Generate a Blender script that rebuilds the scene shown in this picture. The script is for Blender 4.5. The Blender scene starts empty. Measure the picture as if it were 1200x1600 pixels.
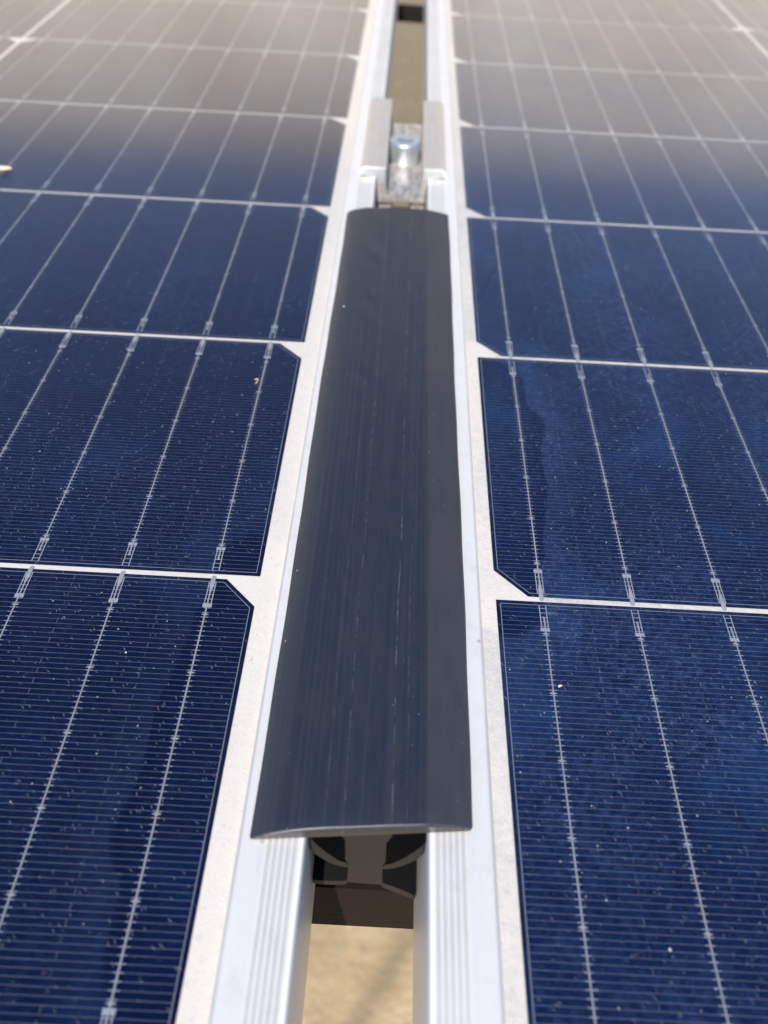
import bpy, bmesh, math, random
from mathutils import Vector, Euler
random.seed(7)
MM = 0.001
S = bpy.context.scene
C = S.collection

# ------------------------------------------------------------------ camera
cam_data = bpy.data.cameras.new("camera")
cam = bpy.data.objects.new("camera", cam_data)
C.objects.link(cam)
cam.location = (0.495 * MM, -105.81 * MM, 127.11 * MM)
cam.rotation_euler = (math.radians(44.836), math.radians(-2.158), math.radians(2.153))
cam_data.sensor_fit = 'VERTICAL'
cam_data.sensor_height = 24.0
cam_data.sensor_width = 18.0
cam_data.lens = 24.0 * 1270.9 / 1600.0
cam_data.clip_start = 0.004
cam_data.clip_end = 500
cam_data.dof.use_dof = True
cam_data.dof.focus_distance = 0.163
cam_data.dof.aperture_fstop = cam_data.lens / 1.75
S.camera = cam

# ------------------------------------------------------------------ light
SUN_DIR = Vector((-0.09, -0.70, 0.80)).normalized()      # towards the sun
SUN_EL = math.asin(SUN_DIR.z)
SUN_AZ = math.atan2(SUN_DIR.x, SUN_DIR.y)
world = bpy.data.worlds.new("World")
S.world = world
world.use_nodes = True
wn = world.node_tree
for n in list(wn.nodes):
    wn.nodes.remove(n)
sky = wn.nodes.new('ShaderNodeTexSky')
sky.sky_type = 'NISHITA'
sky.sun_disc = False
sky.sun_elevation = SUN_EL
sky.sun_rotation = SUN_AZ
sky.air_density = 1.0
sky.dust_density = 0.05
sky.ozone_density = 5.0
bg = wn.nodes.new('ShaderNodeBackground')
bg.inputs['Strength'].default_value = 0.11
wo = wn.nodes.new('ShaderNodeOutputWorld')
wn.links.new(sky.outputs[0], bg.inputs['Color'])
wn.links.new(bg.outputs[0], wo.inputs['Surface'])
sun_data = bpy.data.lights.new("sun", 'SUN')
sun_data.energy = 4.0
sun_data.angle = math.radians(0.53)
sun_data.color = (1.0, 0.93, 0.83)
sun = bpy.data.objects.new("sun", sun_data)
C.objects.link(sun)
sun.rotation_euler = SUN_DIR.to_track_quat('Z', 'Y').to_euler()
S.view_settings.view_transform = 'Standard'
S.view_settings.look = 'None'
S.view_settings.exposure = 0.5
S.view_settings.gamma = 1.0
S.view_settings.use_curve_mapping = False

# ------------------------------------------------------------------ helpers
class Mat:
    """small node builder"""
    def __init__(s, name):
        s.m = bpy.data.materials.new(name)
        s.m.use_nodes = True
        s.t = s.m.node_tree
        for n in list(s.t.nodes):
            s.t.nodes.remove(n)
        s.out = s.t.nodes.new('ShaderNodeOutputMaterial')
    def put(s, sock, v):
        if v is None:
            return
        if isinstance(v, bpy.types.NodeSocket):
            s.t.links.new(v, sock)
        else:
            if hasattr(sock.default_value, '__len__') and len(sock.default_value) == 4 and len(v) == 3:
                v = (*v, 1)
            sock.default_value = v
    def n(s, typ, ins={}, out=0, **kw):
        nd = s.t.nodes.new(typ)
        for k, v in kw.items():
            setattr(nd, k, v)
        for k, v in ins.items():
            s.put(nd.inputs[k], v)
        return nd.outputs[out] if out is not None else nd
    def f(s, op, a, b=None, c=None, clamp=False):
        nd = s.t.nodes.new('ShaderNodeMath')
        nd.operation = op
        nd.use_clamp = clamp
        for i, v in enumerate((a, b, c)):
            if v is not None:
                s.put(nd.inputs[i], v)
        return nd.outputs[0]
    def ramp(s, x, a, b, lo=0.0, hi=1.0):
        nd = s.t.nodes.new('ShaderNodeMapRange')
        nd.interpolation_type = 'SMOOTHSTEP'
        for k, v in (('Value', x), ('From Min', a), ('From Max', b), ('To Min', lo), ('To Max', hi)):
            s.put(nd.inputs[k], v)
        return nd.outputs[0]
    def below(s, x, t, w=0.02):             # 1 where x < t
        return s.ramp(s.f('SUBTRACT', x, t), -w, w, 1.0, 0.0)
    def mix(s, f, a, b):
        nd = s.t.nodes.new('ShaderNodeMix')
        nd.data_type = 'RGBA'
        s.put(nd.inputs[0], f)
        s.put(nd.inputs[6], a)
        s.put(nd.inputs[7], b)
        return nd.outputs[2]
    def mmco(s):                            # object coordinates in millimetres
        tc = s.t.nodes.new('ShaderNodeTexCoord')
        v = s.n('ShaderNodeVectorMath', {0: tc.outputs['Object'], 1: (1000, 1000, 1000)}, operation='MULTIPLY')
        sp = s.t.nodes.new('ShaderNodeSeparateXYZ')
        s.t.links.new(v, sp.inputs[0])
        return v, sp.outputs[0], sp.outputs[1], sp.outputs[2]
    def scale(s, v, k):
        return s.n('ShaderNodeVectorMath', {0: v, 1: k}, operation='MULTIPLY')
    def noise(s, v, sc, detail=3, rough=0.55, dist=0.0):
        return s.n('ShaderNodeTexNoise', {'Vector': v, 'Scale': sc, 'Detail': detail, 'Roughness': rough, 'Distortion': dist})
    def bump(s, h, strength, dist=0.001):
        return s.n('ShaderNodeBump', {'Height': h, 'Strength': strength, 'Distance': dist})
    def bsdf(s, **kw):
        nd = s.t.nodes.new('ShaderNodeBsdfPrincipled')
        for k, v in kw.items():
            s.put(nd.inputs[k.replace('_', ' ')], v)
        return nd.outputs[0]
    def done(s, sh):
        s.t.links.new(sh, s.out.inputs['Surface'])
        return s.m

def obj(name, bm, mat, parent=None, loc=(0, 0, 0), smooth=False):
    me = bpy.data.meshes.new(name)
    if isinstance(bm, bmesh.types.BMesh):
        bmesh.ops.recalc_face_normals(bm, faces=bm.faces[:])
        bm.to_mesh(me)
        bm.free()
    if smooth:
        for p in me.polygons:
            p.use_smooth = True
        try:
            me.set_sharp_from_angle(angle=math.radians(35))
        except Exception:
            pass
    me.materials.append(mat)
    o = bpy.data.objects.new(name, me)
    C.objects.link(o)
    o.location = loc
    if parent:
        o.parent = parent
    return o

def tag(o, label=None, cat=None, group=None, kind=None):
    for k, v in (('label', label), ('category', cat), ('group', group), ('kind', kind)):
        if v:
            o[k] = v
    return o

def thing(name, loc, label, cat, group=None, rz=0):
    o = bpy.data.objects.new(name, None)
    o.empty_display_size = 0.01
    C.objects.link(o)
    o.location = loc
    o.rotation_euler = (0, 0, rz)
    return tag(o, label, cat, group)

def V(bm, p):
    return bm.verts.new((p[0] * MM, p[1] * MM, p[2] * MM))

def skin(bm, rings, closed=True, caps=True):
    """bridge rings of points (mm)"""
    vr = [[V(bm, p) for p in r] for r in rings]
    for a, b in zip(vr, vr[1:]):
        n = len(a)
        for i in range(n if closed else n - 1):
            j = (i + 1) % n
            bm.faces.new((a[i], a[j], b[j], b[i]))
    if caps:
        bm.faces.new(vr[0][::-1])
        bm.faces.new(vr[-1])
    return vr

def extrude_y(bm, prof, ys, warp=None):
    """profile of (x, z) in mm along a list of y; warp(x, y, z, end) moves points"""
    rings = []
    for i, y in enumerate(ys):
        r = []
        for (x, z) in prof:
            p = (x, y, z)
            r.append(warp(*p) if warp else p)
        rings.append(r)
    return skin(bm, rings)

def box(bm, x0, x1, y0, y1, z0, z1, bev=0.0):
    r = [[(x0, y0, z), (x1, y0, z), (x1, y1, z), (x0, y1, z)] for z in (z0, z1)]
    vs = skin(bm, r)
    if bev:
        es = {e for ring in vs for v in ring for e in v.link_edges}
        bmesh.ops.bevel(bm, geom=list(es), offset=bev * MM, segments=2, affect='EDGES', profile=0.6)

# ------------------------------------------------------------------ constants (mm)
BAR = 166 / 9.0
PITCH = 84.8
ROWS0, ROWS = -1, 10
COLS = 6
COLP = 168.0
LIP_L, LIP_R = -8.8, 10.05             # the two frames' edges along the gap
Z_GLASS, Z_LIP, Z_FOOT = 0.45, 1.75, -33.5
GROUND = -700.0

# ------------------------------------------------------------------ materials
def make_cell_mat(name, lift, green):
    s = Mat(name)
    v, x, y, z = s.mmco()
    oi = s.t.nodes.new('ShaderNodeObjectInfo')
    ax, ay = s.f('ABSOLUTE', x), s.f('ABSOLUTE', y)
    e = s.f('MAXIMUM', s.f('SUBTRACT', ax, 83.0), s.f('SUBTRACT', ay, 41.77))
    ch = s.f('MULTIPLY', s.f('SUBTRACT', s.f('ADD', ax, y), 83 + 41.77 - 6.6), 0.7071)
    e = s.f('MAXIMUM', e, ch)
    inside = s.below(e, -0.85, 0.05)
    # wobble of the screen-printed lines
    wob = s.f('MULTIPLY', s.f('SUBTRACT', s.noise(v, 0.9, 2), 0.5), 0.07)
    fy = s.f('ABSOLUTE', s.f('SUBTRACT', s.f('FLOORED_MODULO', s.f('ADD', s.f('ADD', y, wob), 41.77), 1.11), 0.555))
    fw = s.f('ADD', 0.026, s.f('MULTIPLY', s.noise(v, 0.8, 2), 0.008))
    finger = s.f('LESS_THAN', fy, fw)
    xb = s.f('SUBTRACT', s.f('FLOORED_MODULO', s.f('ADD', x, 83.0), BAR), BAR / 2)
    axb = s.f('ABSOLUTE', xb)
    xm = s.f('ABSOLUTE', s.f('SUBTRACT', s.f('FLOORED_MODULO', s.f('ADD', x, 83.0 + BAR / 2), BAR), BAR / 2))
    # solder whiskers where a finger meets the ribbon
    rnd = s.noise(s.scale(v, (0.02, 1.4, 0)), 1.0, 1)
    whisk = s.f('MULTIPLY', 0.95, s.f('MULTIPLY', s.below(fy, 0.07, 0.02), s.below(axb, s.f('ADD', 0.45, s.f('MULTIPLY', rnd, 0.5)), 0.1)))
    # star shaped solder points every 12th finger
    sy = s.f('ABSOLUTE', s.f('SUBTRACT', s.f('FLOORED_MODULO', s.f('ADD', y, 41.77 - 1.2), 13.32), 6.66))
    star = s.below(s.f('ADD', s.f('POWER', s.f('DIVIDE', axb, 0.85), 0.75), s.f('POWER', s.f('DIVIDE', sy, 0.42), 0.75)), 1.0, 0.08)
    # twin rail pads at the two long edges, each closed by a star cap
    ed = s.f('SUBTRACT', 41.77, ay)
    rails = s.f('MULTIPLY', s.below(s.f('ABSOLUTE', s.f('SUBTRACT', axb, 0.66)), 0.09, 0.02), s.below(ed, 6.6, 0.05))
    cap = s.f('MULTIPLY', s.below(s.f('ABSOLUTE', s.f('SUBTRACT', ed, 6.9)), 0.42, 0.06), s.below(axb, 0.9, 0.06))
    # dashed line half way between the ribbons, joining fingers two by two
    dy = s.f('LESS_THAN', s.f('FLOORED_MODULO', s.f('ADD', y, 41.77 + 0.555), 2.22), 1.11)
    dash = s.f('MULTIPLY', s.f('MULTIPLY', s.below(xm, 0.035, 0.01), dy), s.f('MULTIPLY', s.ramp(s.noise(v, 0.25, 2), 0.35, 0.65, 0.1, 1.0), 0.5))
    edge_line = s.below(s.f('ABSOLUTE', s.f('ADD', e, 0.85)), 0.06, 0.02)
    edge_line = s.f('MULTIPLY', edge_line, 0.75)
    dim = s.f('MULTIPLY', finger, s.f('ADD', 0.55, s.f('MULTIPLY', s.noise(s.scale(v, (0.12, 0.5, 1)), 1.0, 2), 0.5)))
    silver = s.f('MULTIPLY', s.f('MULTIPLY', dim, inside), 0.55)
    for k in (whisk, star, rails, cap, dash):
        silver = s.f('MAXIMUM', silver, s.f('MULTIPLY', k, inside))
    silver = s.f('MAXIMUM', silver, edge_line)
    # silicon: dark navy, faint clouding and fine sparkle of the textured surface
    cloud = s.noise(v, 0.035, 4, 0.6)
    grain = s.noise(v, 3.2, 2, 0.7)
    tone = s.f('ADD', s.f('MULTIPLY', cloud, 0.7), s.f('MULTIPLY', oi.outputs['Random'], 0.25))
    base = s.mix(tone, tuple(c * lift for c in (0.0013, 0.0019 * green, 0.017)), tuple(c * lift for c in (0.0020, 0.0042 * green, 0.036)))
    mott = s.noise(v, 0.8, 5, 0.8)
    base = s.mix(s.ramp(mott, 0.4, 0.72), s.mix(0.75, base, (0.0009, 0.0013, 0.006)), base)
    base = s.mix(s.ramp(grain, 0.5, 0.70, 0, 0.8), base, tuple(c * lift for c in (0.006, 0.010 * green, 0.052)))
    base = s.mix(s.ramp(cloud, 0.5, 0.72, 0, 0.5), base, tuple(c * lift for c in (0.0025, 0.010 * green, 0.044)))
    base = s.mix(s.f('MULTIPLY', s.below(s.f('MULTIPLY', e, -1.0), 0.55, 0.2), 0.5), base, (0.004, 0.005, 0.012))
    col = s.mix(silver, base, (0.36, 0.37, 0.42))
    b = s.bsdf(Base_Color=col, Roughness=0.32, IOR=1.5, Specular_IOR_Level=0.5, Specular_Tint=(0.06, 0.36, 1.0),
               Metallic=s.f('MULTIPLY', silver, 0.2))
    return s.done(b)

def make_glass_mat(name, amount):
    s = Mat(name)
    v, x, y, z = s.mmco()
    # clean water marks wiped through the dust on the glass: broad soft arcs
    warp = s.n('ShaderNodeVectorMath', {0: v, 1: s.scale(s.n('ShaderNodeTexNoise', {'Vector': v, 'Scale': 0.03, 'Detail': 2}, out=1), (18, 18, 0))}, operation='ADD')
    patch = s.ramp(s.noise(warp, 0.022, 4, 0.6), 0.36, 0.62)
    fine = s.noise(v, 0.9, 4, 0.75)
    blot = s.noise(v, 0.42, 5, 0.85)
    veil = s.f('MULTIPLY', s.f('ADD', 0.3, s.f('MULTIPLY', patch, 0.7)), s.f('ADD', s.ramp(fine, 0.42, 0.66, 0.0, 0.9), s.ramp(blot, 0.42, 0.66, 0.1, 0.7)))
    if amount > 0.03:                    # a wiped, cleaner patch beside the frame with a darker rim
        wx, wy, _ = (s.t.nodes.new('ShaderNodeSeparateXYZ').outputs)
        s.t.links.new(warp, wx.node.inputs[0])
        q = s.f('ADD', s.f('POWER', s.f('DIVIDE', s.f('ADD', wx, 15.0), 14.0), 2.0), s.f('POWER', s.f('DIVIDE', s.f('ADD', wy, 29.0), 50.0), 2.0))
        veil = s.f('MULTIPLY', veil, s.f('MAXIMUM', s.ramp(q, 0.96, 1.09), s.ramp(q, 0.25, 0.97, 0.65, 0.0)))
        veil = s.f('ADD', veil, s.f('MULTIPLY', s.ramp(q, 1.0, 1.06), s.ramp(q, 1.1, 3.0, 0.38, 0.0)))
    # scattered dust specks and short fibres
    def specks(scale, size, keep, stretch=(1, 1, 0)):
        vv = s.scale(v, tuple(scale * k for k in stretch))
        vo = s.n('ShaderNodeTexVoronoi', {'Vector': vv, 'Scale': 1.0, 'Randomness': 1.0}, out=None, voronoi_dimensions='2D')
        sp = s.t.nodes.new('ShaderNodeSeparateColor')
        s.t.links.new(vo.outputs['Color'], sp.inputs[0])
        on = s.f('LESS_THAN', sp.outputs[0], keep)
        rad = s.f('MULTIPLY', sp.outputs[1], size)
        return s.f('MULTIPLY', s.f('MULTIPLY', on, s.below(s.f('SUBTRACT', vo.outputs['Distance'], rad), 0.0, 0.03)), s.f('ADD', 0.25, s.f('MULTIPLY', sp.outputs[2], 0.75)))
    sp1 = specks(1.3, 0.11, 0.28)
    sp2 = specks(0.35, 0.07, 0.25)
    rot = s.n('ShaderNodeVectorRotate', {'Vector': warp, 'Angle': 0.9})
    vo = s.n('ShaderNodeTexVoronoi', {'Vector': s.scale(rot, (0.35, 2.2, 0)), 'Scale': 1.0}, out=None, voronoi_dimensions='2D')
    spc = s.t.nodes.new('ShaderNodeSeparateColor')
    s.t.links.new(vo.outputs['Color'], spc.inputs[0])
    fib = s.f('MULTIPLY', s.f('MULTIPLY', s.f('LESS_THAN', spc.outputs[0], 0.12), s.below(vo.outputs['Distance'], 0.13, 0.06)), 0.4)
    dust = s.f('MULTIPLY', veil, amount)
    for k, g in ((sp1, 0.34), (sp2, 0.6), (fib, 0.7)):
        dust = s.f('MAXIMUM', dust, s.f('MULTIPLY', k, g))
    lw = s.n('ShaderNodeLayerWeight', {'Blend': 0.5}, out=1)           # 0 head-on, 1 grazing, same from both sides
    fres = s.f('ADD', 0.016, s.f('MULTIPLY', s.f('POWER', lw, 4.7), 0.984))   # anti-reflective glass
    refl = s.n('ShaderNodeBsdfGlossy', {'Color': (1, 1, 1), 'Roughness': 0.115})
    thru = s.n('ShaderNodeBsdfTransparent', {'Color': (0.97, 0.985, 0.985)})
    pane = s.n('ShaderNodeMixShader', {0: fres, 1: thru, 2: refl})
    speck = s.ramp(dust, 0.17, 0.3)
    dd = s.n('ShaderNodeBsdfDiffuse', {'Color': s.mix(speck, (0.090, 0.160, 0.36), (0.56, 0.53, 0.50))})
    return s.done(s.n('ShaderNodeMixShader', {0: dust, 1: pane, 2: dd}))

def make_backsheet_mat():
    s = Mat("white backsheet")
    v, x, y, z = s.mmco()
    h = s.noise(v, 2.6, 2, 0.5)
    col = s.mix(s.ramp(h, 0.35, 0.6), (0.665, 0.605, 0.55), (0.685, 0.63, 0.58))
    return s.done(s.bsdf(Base_Color=col, Roughness=0.5, Normal=s.bump(h, 0.25, 0.0003)))

def make_alu_mat(name, base, metal, rough, streak=0.08, groove_shade=False, patchy=False):
    s = Mat(name)
    v, x, y, z = s.mmco()
    g = s.noise(s.scale(v, (2.5, 0.02, 2.5)), 1.0, 3)
    p = s.noise(v, 0.06, 3)
    col = s.mix(s.f('MULTIPLY', p, 0.6), base, tuple(c * 0.90 for c in base))
    scr = s.noise(s.n('ShaderNodeVectorRotate', {'Vector': s.scale(v, (3.0, 0.12, 3.0)), 'Angle': 0.12}), 1.0, 2)
    col = s.mix(s.f('MULTIPLY', s.ramp(scr, 0.66, 0.72), 0.35), col, tuple(c * 0.72 for c in base))
    sm = s.noise(v, 0.22, 5, 0.75)
    col = s.mix(s.f('MULTIPLY', s.ramp(sm, 0.5, 0.72), 0.4), col, (base[0] * 0.80, base[1] * 0.77, base[2] * 0.73))
    vo = s.n('ShaderNodeTexVoronoi', {'Vector': v, 'Scale': 0.16}, out=None)
    col = s.mix(s.f('MULTIPLY', s.below(vo.outputs['Distance'], 0.055, 0.03), 0.55), col, (0.22, 0.20, 0.18))
    if patchy:                              # dull grey-brown patches, stronger low in the channel
        wn_ = s.noise(s.scale(v, (0.5, 0.16, 0.5)), 1.0, 4, 0.7)
        col = s.mix(s.f('MULTIPLY', s.ramp(wn_, 0.42, 0.62), s.ramp(z, 3.0, -5.5, 0.1, 0.75)), col, (0.30, 0.275, 0.25))
    r = s.f('ADD', rough - streak / 2, s.f('MULTIPLY', g, streak))
    if groove_shade:                              # shade inside the grooves, painted as a darker colour
        m = s.f('MULTIPLY', s.ramp(z, Z_LIP - 0.08, Z_LIP - 0.22), s.below(s.f('MULTIPLY', z, -1.0), -(Z_LIP - 0.5), 0.05))
        col = s.mix(s.f('MULTIPLY', m, s.f('ADD', 0.2, s.f('MULTIPLY', p, 0.45))), col, (0.30, 0.29, 0.28))
    return s.done(s.bsdf(Base_Color=col, Metallic=metal, Roughness=r, Normal=s.bump(g, 0.05, 0.0003)))

def make_ribbon_mat():
    s = Mat("tinned copper ribbon")
    v, x, y, z = s.mmco()
    g = s.noise(v, 1.3, 2)
    return s.done(s.bsdf(Base_Color=s.mix(g, (0.44, 0.43, 0.43), (0.74, 0.73, 0.72)), Metallic=0.6, Roughness=0.34))

def make_rubber_mat():
    s = Mat("black extruded rubber")
    v, x, y, z = s.mmco()
    st = s.noise(s.scale(v, (1.7, 0.012, 1.7)), 1.0, 4, 0.65)          # extrusion streaks
    st2 = s.noise(s.scale(v, (5.0, 0.05, 5.0)), 1.0, 3, 0.6)
    gr = s.noise(v, 4.0, 3, 0.7)
    cl = s.noise(s.scale(v, (0.15, 0.04, 0.15)), 1.0, 3)
    col = s.mix(s.ramp(st, 0.4, 0.68), (0.014, 0.019, 0.032), (0.021, 0.027, 0.043))
    col = s.mix(s.f('MULTIPLY', s.ramp(s.noise(s.scale(v, (0.35, 0.10, 0.35)), 1.0, 5, 0.7), 0.42, 0.7), 0.45), col, (0.030, 0.031, 0.036))
    facet = s.f('MULTIPLY', s.ramp(s.f('ADD', x, s.f('MULTIPLY', gr, 0.4)), 9.6, 10.3), s.ramp(cl, 0.3, 0.65, 0.4, 0.9))
    facet = s.f('MAXIMUM', facet, s.f('MULTIPLY', s.ramp(x, -12.0, -15.5), 0.45))
    gn = s.t.nodes.new('ShaderNodeNewGeometry')
    gs = s.t.nodes.new('ShaderNodeSeparateXYZ')
    s.t.links.new(gn.outputs['True Normal'], gs.inputs[0])
    cut = s.f('ABSOLUTE', gs.outputs[1])                                # the sawn ends are paler than the skin
    facet = s.f('MULTIPLY', facet, s.below(cut, 0.5))
    col = s.mix(facet, col, s.mix(gr, (0.030, 0.031, 0.040), (0.043, 0.044, 0.053)))
    col = s.mix(s.ramp(cut, 0.7, 0.9), col, s.mix(s.noise(s.scale(v, (0.4, 1, 5)), 1.0, 3), (0.026, 0.023, 0.021), (0.044, 0.039, 0.036)))
    # pale scuff lines along the length
    for cx, wd, amt in ((4.3, 0.10, 0.28), (-3.2, 0.16, 0.16), (6.6, 0.07, 0.2), (-6.1, 0.10, 0.10)):
        dx = s.f('ABSOLUTE', s.f('SUBTRACT', s.f('ADD', x, s.f('MULTIPLY', s.noise(s.scale(v, (0, 0.02, 0)), 1.0, 2), 1.2)), cx + 0.6))
        m = s.f('MULTIPLY', s.below(dx, wd, 0.06), s.f('MULTIPLY', s.ramp(s.noise(s.scale(v, (0.3, 0.25, 0)), 1.0, 4, 0.8), 0.42, 0.7), amt))
        col = s.mix(m, col, (0.34, 0.33, 0.34))
    # dust specks
    for sc, sz, kp in ((1.1, 0.12, 0.3), (0.3, 0.07, 0.3)):
        vo = s.n('ShaderNodeTexVoronoi', {'Vector': s.scale(v, (sc, sc, sc)), 'Scale': 1.0}, out=None)
        sp = s.t.nodes.new('ShaderNodeSeparateColor')
        s.t.links.new(vo.outputs['Color'], sp.inputs[0])
        m = s.f('MULTIPLY', s.f('LESS_THAN', sp.outputs[0], kp), s.below(s.f('SUBTRACT', vo.outputs['Distance'], s.f('MULTIPLY', sp.outputs[1], sz)), 0, 0.03))
        col = s.mix(s.f('MULTIPLY', m, s.f('MULTIPLY', sp.outputs[2], 0.5)), col, (0.5, 0.5, 0.5))
    h = s.f('ADD', s.f('MULTIPLY', st, 0.6), s.f('ADD', s.f('MULTIPLY', st2, 0.25), s.f('MULTIPLY', gr, 0.15)))
    rg = s.f('ADD', s.f('ADD', 0.36, s.f('MULTIPLY', st, 0.08)), s.f('MULTIPLY', facet, 0.12))
    return s.done(s.bsdf(Base_Color=col, Roughness=rg, IOR=1.52, Normal=s.bump(h, 0.10, 0.0004)))

def make_core_mat():
    s = Mat("shade-darkened rubber core")
    v, x, y, z = s.mmco()
    g = s.noise(s.scale(v, (0.4, 1, 5)), 1.0, 4, 0.7)
    gn = s.t.nodes.new('ShaderNodeNewGeometry')
    gs = s.t.nodes.new('ShaderNodeSeparateXYZ')
    s.t.links.new(gn.outputs['True Normal'], gs.inputs[0])
    cut = s.ramp(s.f('ABSOLUTE', gs.outputs[1]), 0.7, 0.9)             # sawn end
    col = s.mix(cut, (0.0035, 0.0035, 0.0038), s.mix(g, (0.014, 0.0125, 0.0115), (0.030, 0.027, 0.025)))  # inner faces coloured near black for the shade between the fins
    return s.done(s.bsdf(Base_Color=col, Roughness=0.6, Specular_IOR_Level=0.3, Normal=s.bump(g, 0.25, 0.0004)))

def make_wood_mat(name, a, b):
    s = Mat(name)
    v, x, y, z = s.mmco()
    g = s.noise(s.scale(v, (0.03, 0.5, 0.5)), 1.0, 4, 0.6, 0.4)
    return s.done(s.bsdf(Base_Color=s.mix(g, a, b), Roughness=0.9, Specular_IOR_Level=0.2, Normal=s.bump(g, 0.3, 0.001)))

def make_ground_mat():
    s = Mat("dry sandy soil")
    v, x, y, z = s.mmco()
    n1 = s.noise(v, 0.012, 5, 0.65)
    n2 = s.noise(v, 0.09, 4, 0.7)
    n3 = s.noise(v, 0.0009, 3, 0.5)
    col = s.mix(s.ramp(n1, 0.35, 0.65), (0.38, 0.295, 0.19), (0.58, 0.465, 0.31))
    col = s.mix(s.ramp(n2, 0.55, 0.75, 0, 0.45), col, (0.30, 0.22, 0.12))
    col = s.mix(s.ramp(n3, 0.45, 0.6, 0, 0.5), col, (0.32, 0.24, 0.135))
    col = s.mix(s.ramp(y, 700, 1500, 0, 0.9), col, (0.165, 0.138, 0.088))      # soil colour turns darker farther out
    vo = s.n('ShaderNodeTexVoronoi', {'Vector': v, 'Scale': 0.085, 'Randomness': 1.0}, out=None)
    sp = s.t.nodes.new('ShaderNodeSeparateColor')
    s.t.links.new(vo.outputs['Color'], sp.inputs[0])
    peb = s.f('MULTIPLY', s.f('LESS_THAN', sp.outputs[0], 0.35), s.below(vo.outputs['Distance'], s.f('MULTIPLY', sp.outputs[1], 0.45), 0.08))
    col = s.mix(s.f('MULTIPLY', peb, 0.7), col, s.mix(sp.outputs[2], (0.19, 0.15, 0.10), (0.66, 0.56, 0.40)))
    # diagonal cast shadow painted into the soil colour
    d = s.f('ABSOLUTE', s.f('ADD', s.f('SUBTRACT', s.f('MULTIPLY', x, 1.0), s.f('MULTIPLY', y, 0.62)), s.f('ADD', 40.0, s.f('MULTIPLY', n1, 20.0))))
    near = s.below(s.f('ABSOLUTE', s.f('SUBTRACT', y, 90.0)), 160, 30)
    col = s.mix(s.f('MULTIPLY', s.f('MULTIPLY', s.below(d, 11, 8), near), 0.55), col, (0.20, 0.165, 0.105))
    return s.done(s.bsdf(Base_Color=col, Roughness=0.95, Normal=s.bump(n2, 0.5, 0.01)))

def make_plaster_mat():
    s = Mat("pale plaster")
    v, x, y, z = s.mmco()
    n1 = s.noise(v, 0.0011, 4, 0.6)
    n2 = s.noise(v, 0.03, 4, 0.6)
    col = s.mix(s.ramp(n1, 0.35, 0.65), (0.74, 0.61, 0.46), (0.88, 0.80, 0.66))
    return s.done(s.bsdf(Base_Color=col, Roughness=0.9, Normal=s.bump(n2, 0.3, 0.004)))

M = dict(cell=make_cell_mat('solar cell silicon', 1.0, 1.0), cell_blue=make_cell_mat('bluer solar cell silicon', 1.9, 1.4), glass=make_glass_mat('textured front glass', 0.06), dusty=make_glass_mat('dusty front glass', 0.145), back=make_backsheet_mat(),
         frame=make_alu_mat("anodised aluminium frame", (0.77, 0.76, 0.755), 0.26, 0.40, 0.08, True),
         clamp=make_alu_mat("raw aluminium clamp", (0.66, 0.62, 0.585), 0.6, 0.40, 0.25, False, True),
         ribbon=make_ribbon_mat(), rubber=make_rubber_mat(), core=make_core_mat(),
         wood=make_wood_mat("dark brown timber", (0.009, 0.0055, 0.004), (0.017, 0.010, 0.007)),
         black=make_wood_mat("black stained timber", (0.008, 0.008, 0.008), (0.015, 0.014, 0.013)),
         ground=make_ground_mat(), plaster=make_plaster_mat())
s = Mat("zinc plated steel")
M['zinc'] = s.done(s.bsdf(Base_Color=(0.66, 0.72, 0.76), Metallic=0.85, Roughness=0.36))
s = Mat("dry leaf")
v, x, y, z = s.mmco()
M['leaf'] = s.done(s.bsdf(Base_Color=s.mix(s.noise(v, 0.8, 3), (0.62, 0.45, 0.30), (0.75, 0.62, 0.48)), Roughness=0.8))
s = Mat("pale grit")
v, x, y, z = s.mmco()
M['grit'] = s.done(s.bsdf(Base_Color=s.mix(s.noise(v, 2.5, 3), (0.48, 0.46, 0.44), (0.64, 0.62, 0.60)), Roughness=0.8))

# ------------------------------------------------------------------ ground and wall
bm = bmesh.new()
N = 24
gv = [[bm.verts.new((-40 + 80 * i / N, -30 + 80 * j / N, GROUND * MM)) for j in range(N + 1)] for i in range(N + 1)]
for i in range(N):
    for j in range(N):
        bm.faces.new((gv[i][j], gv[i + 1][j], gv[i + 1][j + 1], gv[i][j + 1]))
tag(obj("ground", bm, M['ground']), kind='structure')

wall = thing("plastered_wall", (0, 5.0, GROUND * MM), "long pale plastered wall facing the solar panels, mirrored in their glass", "wall")
bm = bmesh.new()
box(bm, -11000, 11000, 0, 220, 0, 2560)
obj("wall_face", bm, M['plaster'], wall)
bm = bmesh.new()
box(bm, -11030, 11030, -35, 255, 2560.5, 2620, 8)
obj("coping", bm, M['plaster'], wall)

# ------------------------------------------------------------------ solar panels
def cell_mesh():
    c = 6.6
    pts = [(-83, -41.77), (83, -41.77), (83, 41.77 - c), (83 - c, 41.77), (-83 + c, 41.77), (-83, 41.77 - c)]
    bm = bmesh.new()
    t = [V(bm, (x, y, 0)) for x, y in pts]
    b = [V(bm, (x, y, -0.10)) for x, y in pts]
    bm.faces.new(t)
    bm.faces.new(b[::-1])
    for i in range(6):
        j = (i + 1) % 6
        bm.faces.new((t[i], b[i], b[j], t[j]))
    return bm

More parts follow.
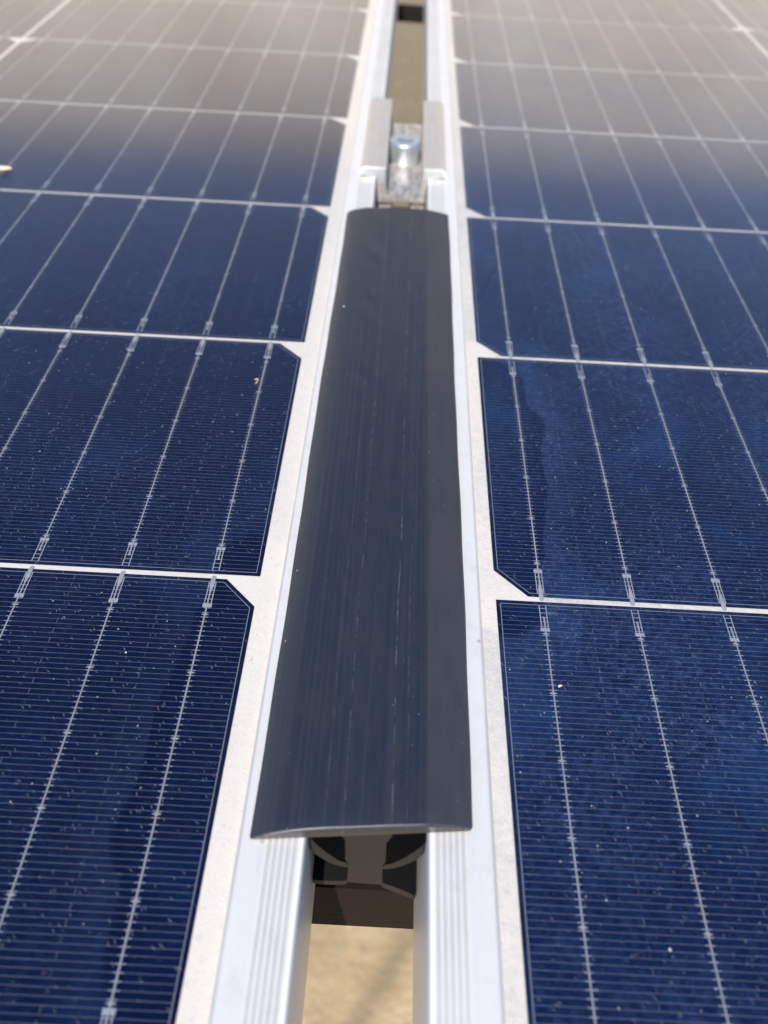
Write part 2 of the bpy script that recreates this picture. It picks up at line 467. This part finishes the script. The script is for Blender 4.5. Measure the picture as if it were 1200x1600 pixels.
def ribbon_mesh(y_lines):
    """one string ribbon: on the face of each cell, flattened where it dips under the next one"""
    st = []                                       # (y, half width, z centre, half thickness)
    top, hw, ht = 0.10, 0.135, 0.08
    for k, y in enumerate(y_lines[:-1]):          # cell between line k and k + 1
        y0, y1 = y + 0.72, y_lines[k + 1] - 0.72
        st += [(y0 + 3.6, 0.24, -0.25, 0.06), (y0 + 3.75, 0.22, 0.06, 0.10), (y0 + 4.3, hw + 0.03, top, ht), (y0 + 8, hw, top, ht)]
        for q in range(1, 6):
            yy = y0 + 8 + (y1 - y0 - 12) * q / 6
            st.append((yy, hw + random.uniform(-0.015, 0.015), top, ht))
        st += [(y1 - 4.0, hw, top, ht), (y1 - 2.9, 0.24, 0.10, 0.07), (y1 - 1.9, 0.44, 0.09, 0.06), (y1 - 0.1, 0.46, 0.07, 0.05),
               (y1 + 0.45, 0.46, -0.02, 0.05), (y1 + 1.1, 0.46, -0.22, 0.05), (y1 + 3.0, 0.40, -0.25, 0.05)]
    bm = bmesh.new()
    wob = 0.0
    rings = []
    for y, w, z, h in st:
        wob = 0.8 * wob + random.uniform(-0.02, 0.02)
        rings.append([(wob + w * cx, y, z + h * cz) for cx, cz in ((-1, -1), (-1, 0.1), (-0.5, 1), (0.5, 1), (1, 0.1), (1, -1))])
    skin(bm, rings)
    return bm

def frame_mesh(x0, x1, y0, y1):
    """profile (inset, z) swept round the four mitred sides"""
    prof = [(0, Z_FOOT), (0, Z_LIP - 0.9), (0.12, Z_LIP - 0.45), (0.45, Z_LIP - 0.12), (0.9, Z_LIP)]
    u = 1.25
    for g in range(5):
        prof += [(u, Z_LIP), (u + 0.18, Z_LIP - 0.24), (u + 0.5, Z_LIP - 0.24), (u + 0.68, Z_LIP)]
        u += 0.98
    prof += [(6.2, Z_LIP), (6.5, Z_LIP - 0.05), (9.7, Z_LIP - 0.05), (10.2, Z_LIP - 0.2), (10.5, Z_LIP - 0.55), (10.6, Z_LIP - 0.9), (10.6, 0.05),
             (9.9, -0.6), (9.9, -4.5), (1.6, -4.8), (1.6, Z_FOOT + 1.6), (24, Z_FOOT + 1.6), (24, Z_FOOT)]
    bm = bmesh.new()
    cols = []
    for d, z in prof:
        cols.append([V(bm, p) for p in ((x0 + d, y0 + d, z), (x1 - d, y0 + d, z), (x1 - d, y1 - d, z), (x0 + d, y1 - d, z))])
    n = len(cols)
    for i in range(n):
        a, b = cols[i], cols[(i + 1) % n]
        for k in range(4):
            l = (k + 1) % 4
            bm.faces.new((a[k], a[l], b[l], b[k]))
    return bm

cell_me = {}
ribbon_me = {}
def solar_panel(right, label):
    """built for the left side of the gap (gap towards local +x); the right one is turned half a turn"""
    lip = LIP_R if right else -LIP_L
    first = 23.87                                    # cell edge from the calibrated origin
    d = 1.66 if right else 0.1
    lines = [(-(k) * PITCH + d if right else k * PITCH - d) for k in range(ROWS0, ROWS0 + ROWS + 1)]
    lines.sort()
    cx0 = -lip                                       # local x of the frame edge along the gap
    xe = -first                                      # local x of the first cell edge
    root = thing("solar_panel", (0, 0, 0), label, "solar panel", "solar panels side by side", math.pi if right else 0)
    x1 = cx0
    x0 = xe - COLS * COLP + (COLP - 166) - (first - lip)
    y0, y1 = lines[0] - 20, lines[-1] + 20
    obj("frame", frame_mesh(x0, x1, y0, y1), M['frame'], root, smooth=True)
    def sheet(z):
        bm = bmesh.new()
        bm.faces.new([V(bm, p) for p in ((x0 + 9.8, y0 + 9.8, z), (x1 - 9.8, y0 + 9.8, z), (x1 - 9.8, y1 - 9.8, z), (x0 + 9.8, y1 - 9.8, z))])
        return bm
    obj("backsheet", sheet(-0.13), M['back'], root)
    obj("glass", sheet(Z_GLASS), M['dusty' if right else 'glass'], root)
    for r in range(ROWS):
        yc = (lines[r] + lines[r + 1]) / 2
        for c in range(COLS):
            xc = xe - 83 - c * COLP
            if right not in cell_me:
                o = obj("solar_cell", cell_mesh(), M['cell_blue' if right else 'cell'], root)
                cell_me[right] = o.data
            else:
                o = bpy.data.objects.new("solar_cell", cell_me[right])
                C.objects.link(o)
                o.parent = root
            o.location = (xc * MM, yc * MM, 0)
    for c in range(COLS):
        for b in range(9):
            xc = xe - 166 + BAR * (b + 0.5) - c * COLP
            key = (right, (c * 9 + b) % 7)
            if key not in ribbon_me:
                o = obj("busbar", ribbon_mesh(lines), M['ribbon'], root, smooth=True)
                ribbon_me[key] = o.data
            else:
                o = bpy.data.objects.new("busbar", ribbon_me[key])
                C.objects.link(o)
                o.parent = root
            o.location = (xc * MM, 0, 0)
    return root

solar_panel(False, "dark blue solar panel left of the black rubber strip, a dry leaf scrap on it")
solar_panel(True, "dustier brighter blue solar panel right of the black rubber strip")

# ------------------------------------------------------------------ rubber gap strip
seal = thing("rubber_gap_strip", (0, 0, 0), "black domed rubber strip pressed into the gap between the two solar panels", "rubber strip")
ys = [-52.3 + (161.5 + 52.3) * i / 70 for i in range(71)]
rng = random.Random(3)
ph = [rng.uniform(0, 6.28) for _ in range(6)]
zb = Z_LIP + 0.04
def cap_warp(x, y, z):
    t = (y + 52.3) / 213.8
    yy = y - 1.55 * (1 - t) * (-x / 17.0) * -1 if False else y
    yy = y + (1 - t) * (x / 17.3) * 1.6 + t * (x / 17.3) * 0.5       # the cut ends are not quite square
    dx = 0.10 * math.sin(y * 0.05 + ph[0]) + 0.05 * math.sin(y * 0.21 + ph[1])
    if z > zb + 0.6 and x < 9:
        amp = math.exp(-((x + 6.5) / 2.6) ** 2) * (0.5 + 0.5 * math.sin(y * 0.013 + 0.6))
        z += 0.19 * amp * math.sin(y * 0.42 + 1.9 * math.sin(y * 0.11) + x * 0.7) * (0.55 + 0.45 * math.sin(y * 0.19 + 2.0))
        z += 0.03 * math.sin(y * 0.07 + x * 0.5 + ph[2])
    return (x + dx * (abs(x) / 17.0), yy, z)
prof = [(-17.3, zb + 0.25), (-17.0, zb)] + [(x, zb) for x in (-12, -9, -5, -2, 2, 5, 9, 12)] + [(16.6, zb), (17.0, zb + 0.2), (17.15, zb + 0.85), (16.8, zb + 1.3)]
prof += [(15.0, zb + 1.69), (12.5, zb + 2.2), (10.2, zb + 2.64), (9.75, zb + 2.73)]
for i in range(1, 24):
    x = 9.75 - i * (9.75 + 17.3) / 24
    zt = zb + 2.90 - 1.95 * (max(0.0, -(x + 2.0)) / 15.3) ** 3.0 - 0.17 * (max(0, x) / 9.75) ** 2
    prof.append((x, zt))
prof.append((-17.35, zb + 0.42))
def rounded(x, y, z):                      # the near lip is softly rounded off
    k = max(0.0, 1 - (y + 52.3) / 0.5)
    f = 1 - 0.22 * k * k
    return cap_warp(x * (1 - 0.012 * k * k), y, zb + 1.1 + (z - zb - 1.1) * f)
bm = bmesh.new()
extrude_y(bm, prof, [ys[0] + d for d in (0, 0.08, 0.2, 0.35, 0.5)] + ys[1:], rounded)
obj("cap", bm, M['rubber'], seal, smooth=True)

def end_y(x):
    return -51.9 + (x / 17.3) * 1.6
ys2 = [-51.7 + 212.5 * i / 24 for i in range(25)]
# stem
sx = 0.55
stem_prof = [(sx - 4.6, zb - 0.03), (sx - 3.9, zb - 1.0), (sx - 3.4, zb - 3.5), (sx - 3.1, -9.4), (sx - 3.4, -10.6), (sx - 2.6, -12.6), (sx - 2.7, -17.5), (sx - 3.2, -19.2),
             (sx + 3.4, -19.6), (sx + 2.8, -17.5), (sx + 2.7, -12.8), (sx + 3.5, -10.6), (sx + 3.0, -9.4), (sx + 3.2, zb - 3.5), (sx + 3.7, zb - 1.0), (sx + 4.4, zb - 0.03)]
def soften(bm):
    y0 = min(v.co.y for v in bm.verts) + 0.2 * MM
    es = [e for e in bm.edges if e.verts[0].co.y < y0 and e.verts[1].co.y < y0]
    bmesh.ops.bevel(bm, geom=es, offset=0.28 * MM, segments=3, affect='EDGES', clamp_overlap=True)
bm = bmesh.new()
extrude_y(bm, stem_prof, ys2, None)
soften(bm)
obj("stem", bm, M['core'], seal, smooth=True)
def fin(pts_top, pts_bot, dy):
    bm = bmesh.new()
    extrude_y(bm, pts_top + pts_bot[::-1], [y + (dy if i == 0 else 0) for i, y in enumerate(ys2)], None)
    soften(bm)
    return obj("anchor_fin", bm, M['core'], seal, smooth=True)
def curve(x0, z0, x1, z1, sag, n=9):
    out = []
    for i in range(n):
        t = i / (n - 1)
        out.append((x0 + (x1 - x0) * t, z0 + (z1 - z0) * t - sag * math.sin(math.pi * t) * 0.9))
    return out
def smile(x0, z0, x1, z1, n=9):
    return [(x0 + (x1 - x0) * i / (n - 1), z0 + (z1 - z0) * (i / (n - 1)) ** 1.55) for i in range(n)]
# curved upper fins bent up against the frames, flat lower fins
fin(smile(sx - 2.6, -10.8, LIP_L + 0.1, -0.6), curve(sx - 2.6, -12.3, LIP_L + 0.1, -5.6, 1.7), -0.15)
fin(smile(sx + 2.6, -10.8, LIP_R - 0.1, -0.8), curve(sx + 2.6, -12.3, LIP_R - 0.1, -5.4, 1.7), -0.15)
fin(curve(sx - 2.9, -18.0, LIP_L + 0.2, -18.6, 0.3), curve(sx - 2.9, -19.8, LIP_L + 0.2, -20.2, 0.3), -0.1)
fin(curve(sx + 2.9, -18.2, LIP_R - 0.2, -23.6, -0.5), curve(sx + 2.9, -20.3, LIP_R - 0.2, -25.6, -0.3), -0.1)

# ------------------------------------------------------------------ mid clamp
clamp = thing("mid_clamp", (0.8 * MM, 230 * MM, 0), "silver aluminium clamp with a bolt bridging the two panel frames behind the rubber strip", "clamp")
zt, zw = 4.6, Z_LIP + 0.05
XL0, XL1, XR0, XR1 = -15.8, -6.1, 7.3, 16.2
hat = [(XL0, zw), (XL0 + 0.15, zt - 1.6), (XL0 + 0.7, zt - 0.6), (XL0 + 1.7, zt), (XL1 - 0.3, zt), (XL1, zt - 0.3), (XL1, -6.0), (XR0, -6.0), (XR0, zt - 0.3), (XR0 + 0.3, zt),
       (XR1 - 1.7, zt), (XR1 - 0.7, zt - 0.6), (XR1 - 0.15, zt - 1.6), (XR1, zw), (8.9, zw), (8.9, -7.9), (-9.1, -7.9), (-9.1, zw)]
bm = bmesh.new()
extrude_y(bm, hat, [-37 + 74 * i / 10 for i in range(11)],
          lambda x, y, z: (x, y + (0.5 * math.sin(x * 1.7) if y < -36 and z < 0 else 0) + (x * 0.03 if y < -36 else 0) + (max(0.0, z - zw) * 0.5 if y < -36 else 0), z))
es = [e for e in bm.edges if abs(e.verts[0].co.y - e.verts[1].co.y) < 2 * MM and len(e.link_faces) == 2 and any(len(f.verts) > 4 for f in e.link_faces)]
bmesh.ops.bevel(bm, geom=es, offset=0.4 * MM, segments=2, affect='EDGES')
obj("channel", bm, M['clamp'], clamp, smooth=True)
for a, b in ((-8.9, -3.4), (3.6, 8.7)):
    bm = bmesh.new()
    box(bm, a, b, -35.5, 30, -33.4, -8.0, 0.5)
    obj("leg", bm, M['clamp'], clamp)
# socket cap bolt
bm = bmesh.new()
R, HB = 6.4, 8.0
seg = 48
ring = lambda r, z, hexa=False: [((r if not hexa else r / max(math.cos(((2 * math.pi * i / seg + math.pi / 6) % (math.pi / 3)) - math.pi / 6), 0.5)) * math.cos(2 * math.pi * i / seg),
                                  (r if not hexa else r / max(math.cos(((2 * math.pi * i / seg + math.pi / 6) % (math.pi / 3)) - math.pi / 6), 0.5)) * math.sin(2 * math.pi * i / seg), z) for i in range(seg)]
zf = -5.98
skin(bm, [ring(R - 0.1, zf), ring(R, zf + 0.3), ring(R, zf + HB - 0.6), ring(R - 0.15, zf + HB - 0.25), ring(R - 0.5, zf + HB), ring(3.2, zf + HB), ring(2.9, zf + HB - 0.3, True), ring(2.9, zf + HB - 4, True)])
obj("bolt", bm, M['zinc'], clamp, loc=(0.3 * MM, -1.5 * MM, 0), smooth=True)

# ------------------------------------------------------------------ supports under the panels
def batten(y0, y1, h, mat, label, skew=0.0):
    t = thing("timber_batten", (0, y0 * MM, 0), label, "batten", "battens carrying the panels")
    zt = Z_FOOT - 0.05
    bm = bmesh.new()
    W = 1000
    rr = [[(x, 0 + skew * x, zt - h), (x, y1 - y0 + skew * x, zt - h), (x, y1 - y0 + skew * x, zt), (x, skew * x, zt)] for x in [-W + 2 * W * i / 20 for i in range(21)]]
    skin(bm, rr)
    obj("beam", bm, mat, t)
    for sx_ in (-1, 1):
        bm = bmesh.new()
        box(bm, sx_ * 860 - 22, sx_ * 860 + 22, 3, y1 - y0 - 3, GROUND, zt - h - 0.3)
        obj("leg", bm, mat, t)
batten(-47.5, -7, 20.5, M['wood'], "dark brown timber batten under the near end of the rubber strip")
batten(192, 246, 24, M['wood'], "dark brown timber batten under the clamp, beyond the rubber strip")
bar = thing("crossbar", (0, 572 * MM, 0), "thin black bar crossing under the far end of the gap between the panels", "bar")
bm = bmesh.new()
skin(bm, [[(x, skew, -42.5), (x, 11 + skew, -42.5), (x, 11 + skew, -33.55), (x, skew, -33.55)] for x in range(-60, 61, 10) for skew in (-0.10 * x + 0.5 * math.sin(x * 1.3),)])
obj("rod", bm, M['black'], bar)

# ------------------------------------------------------------------ crumbs lying on the panels
def crumb(name, x, y, size, mat, label, cat, stretch=(1, 1, 0.6), seed=0, z=None):
    r = random.Random(seed)
    bm = bmesh.new()
    bmesh.ops.create_icosphere(bm, subdivisions=2, radius=size * MM)
    for v in bm.verts:
        k = 1 + r.uniform(-0.28, 0.28)
        v.co = Vector((v.co.x * stretch[0] * k, v.co.y * stretch[1] * k, v.co.z * stretch[2] * k))
    zz = (Z_GLASS if z is None else z) + size * stretch[2] * 0.8
    o = obj(name, bm, mat, None, (x * MM, y * MM, zz * MM), smooth=True)
    o.rotation_euler = (0, 0, r.uniform(0, 3))
    return tag(o, label, cat)
bm = bmesh.new()
lv = []
for i in range(9):
    t = i / 8
    w = 1.7 * math.sin(math.pi * min(1, t * 0.94 + 0.04)) ** 0.8
    cx = -4.5 + 9 * t
    lv.append([(cx, -w, 0.55 + 0.5 * t + 0.3 * (t - 0.5) ** 2), (cx, 0, 0.1 + 0.4 * t), (cx, w, 0.75 + 0.6 * t), (cx, 0, 0.0 + 0.4 * t)])
skin(bm, lv)
o = obj("dry_leaf", bm, M['leaf'], None, (-144.5 * MM, 183.5 * MM, (Z_GLASS + 0.1) * MM), smooth=True)
tag(o, "small tan dry leaf scrap on the left solar panel near the photo's left edge", "leaf")
bm = bmesh.new()
pts = [(-0.4, -1.6, 0.3), (-0.1, -0.9, 0.5), (0.35, -0.1, 0.7), (0.25, 0.7, 0.6), (-0.4, 1.0, 0.4), (-0.95, 0.8, 0.25)]
skin(bm, [[(px * 0.7 + 0.09 * math.cos(a), py * 0.75 + 0.09 * math.sin(a) * 0.6, pz * 0.6 + 0.09 * math.sin(a)) for a in (0, 1.05, 2.1, 3.14, 4.2, 5.24)] for px, py, pz in pts])
tag(obj("straw_fibre", bm, M['leaf'], None, (-34.0 * MM, 65.5 * MM, Z_GLASS * MM), smooth=True),
    "tiny curled tan straw fibre on the left solar panel beside its outermost wire", "fibre")
crumb("grit_grain", 34.3, -22.2, 0.27, M['grit'], "white oblong grain of grit beside a wire on the right solar panel", "grit", (1.5, 0.8, 0.6), 1)
crumb("grit_grain", 45.2, -66.0, 0.22, M['grit'], "round white grain of grit on the right panel, nearest the photo's bottom edge", "grit", (1, 1, 0.7), 2)
crumb("grit_grain", -45.7, -19.9, 0.16, M['grit'], "lone pale grain of grit between two wires of the nearest left solar cell", "grit", (1, 1, 0.7), 3)
crumb("grit_grain", -14.0, 98.5, 0.24, M['grit'], "white grain of grit on the black rubber strip, left of its ridge", "grit", (1, 1, 0.7), 4, z=zb + 1.96)
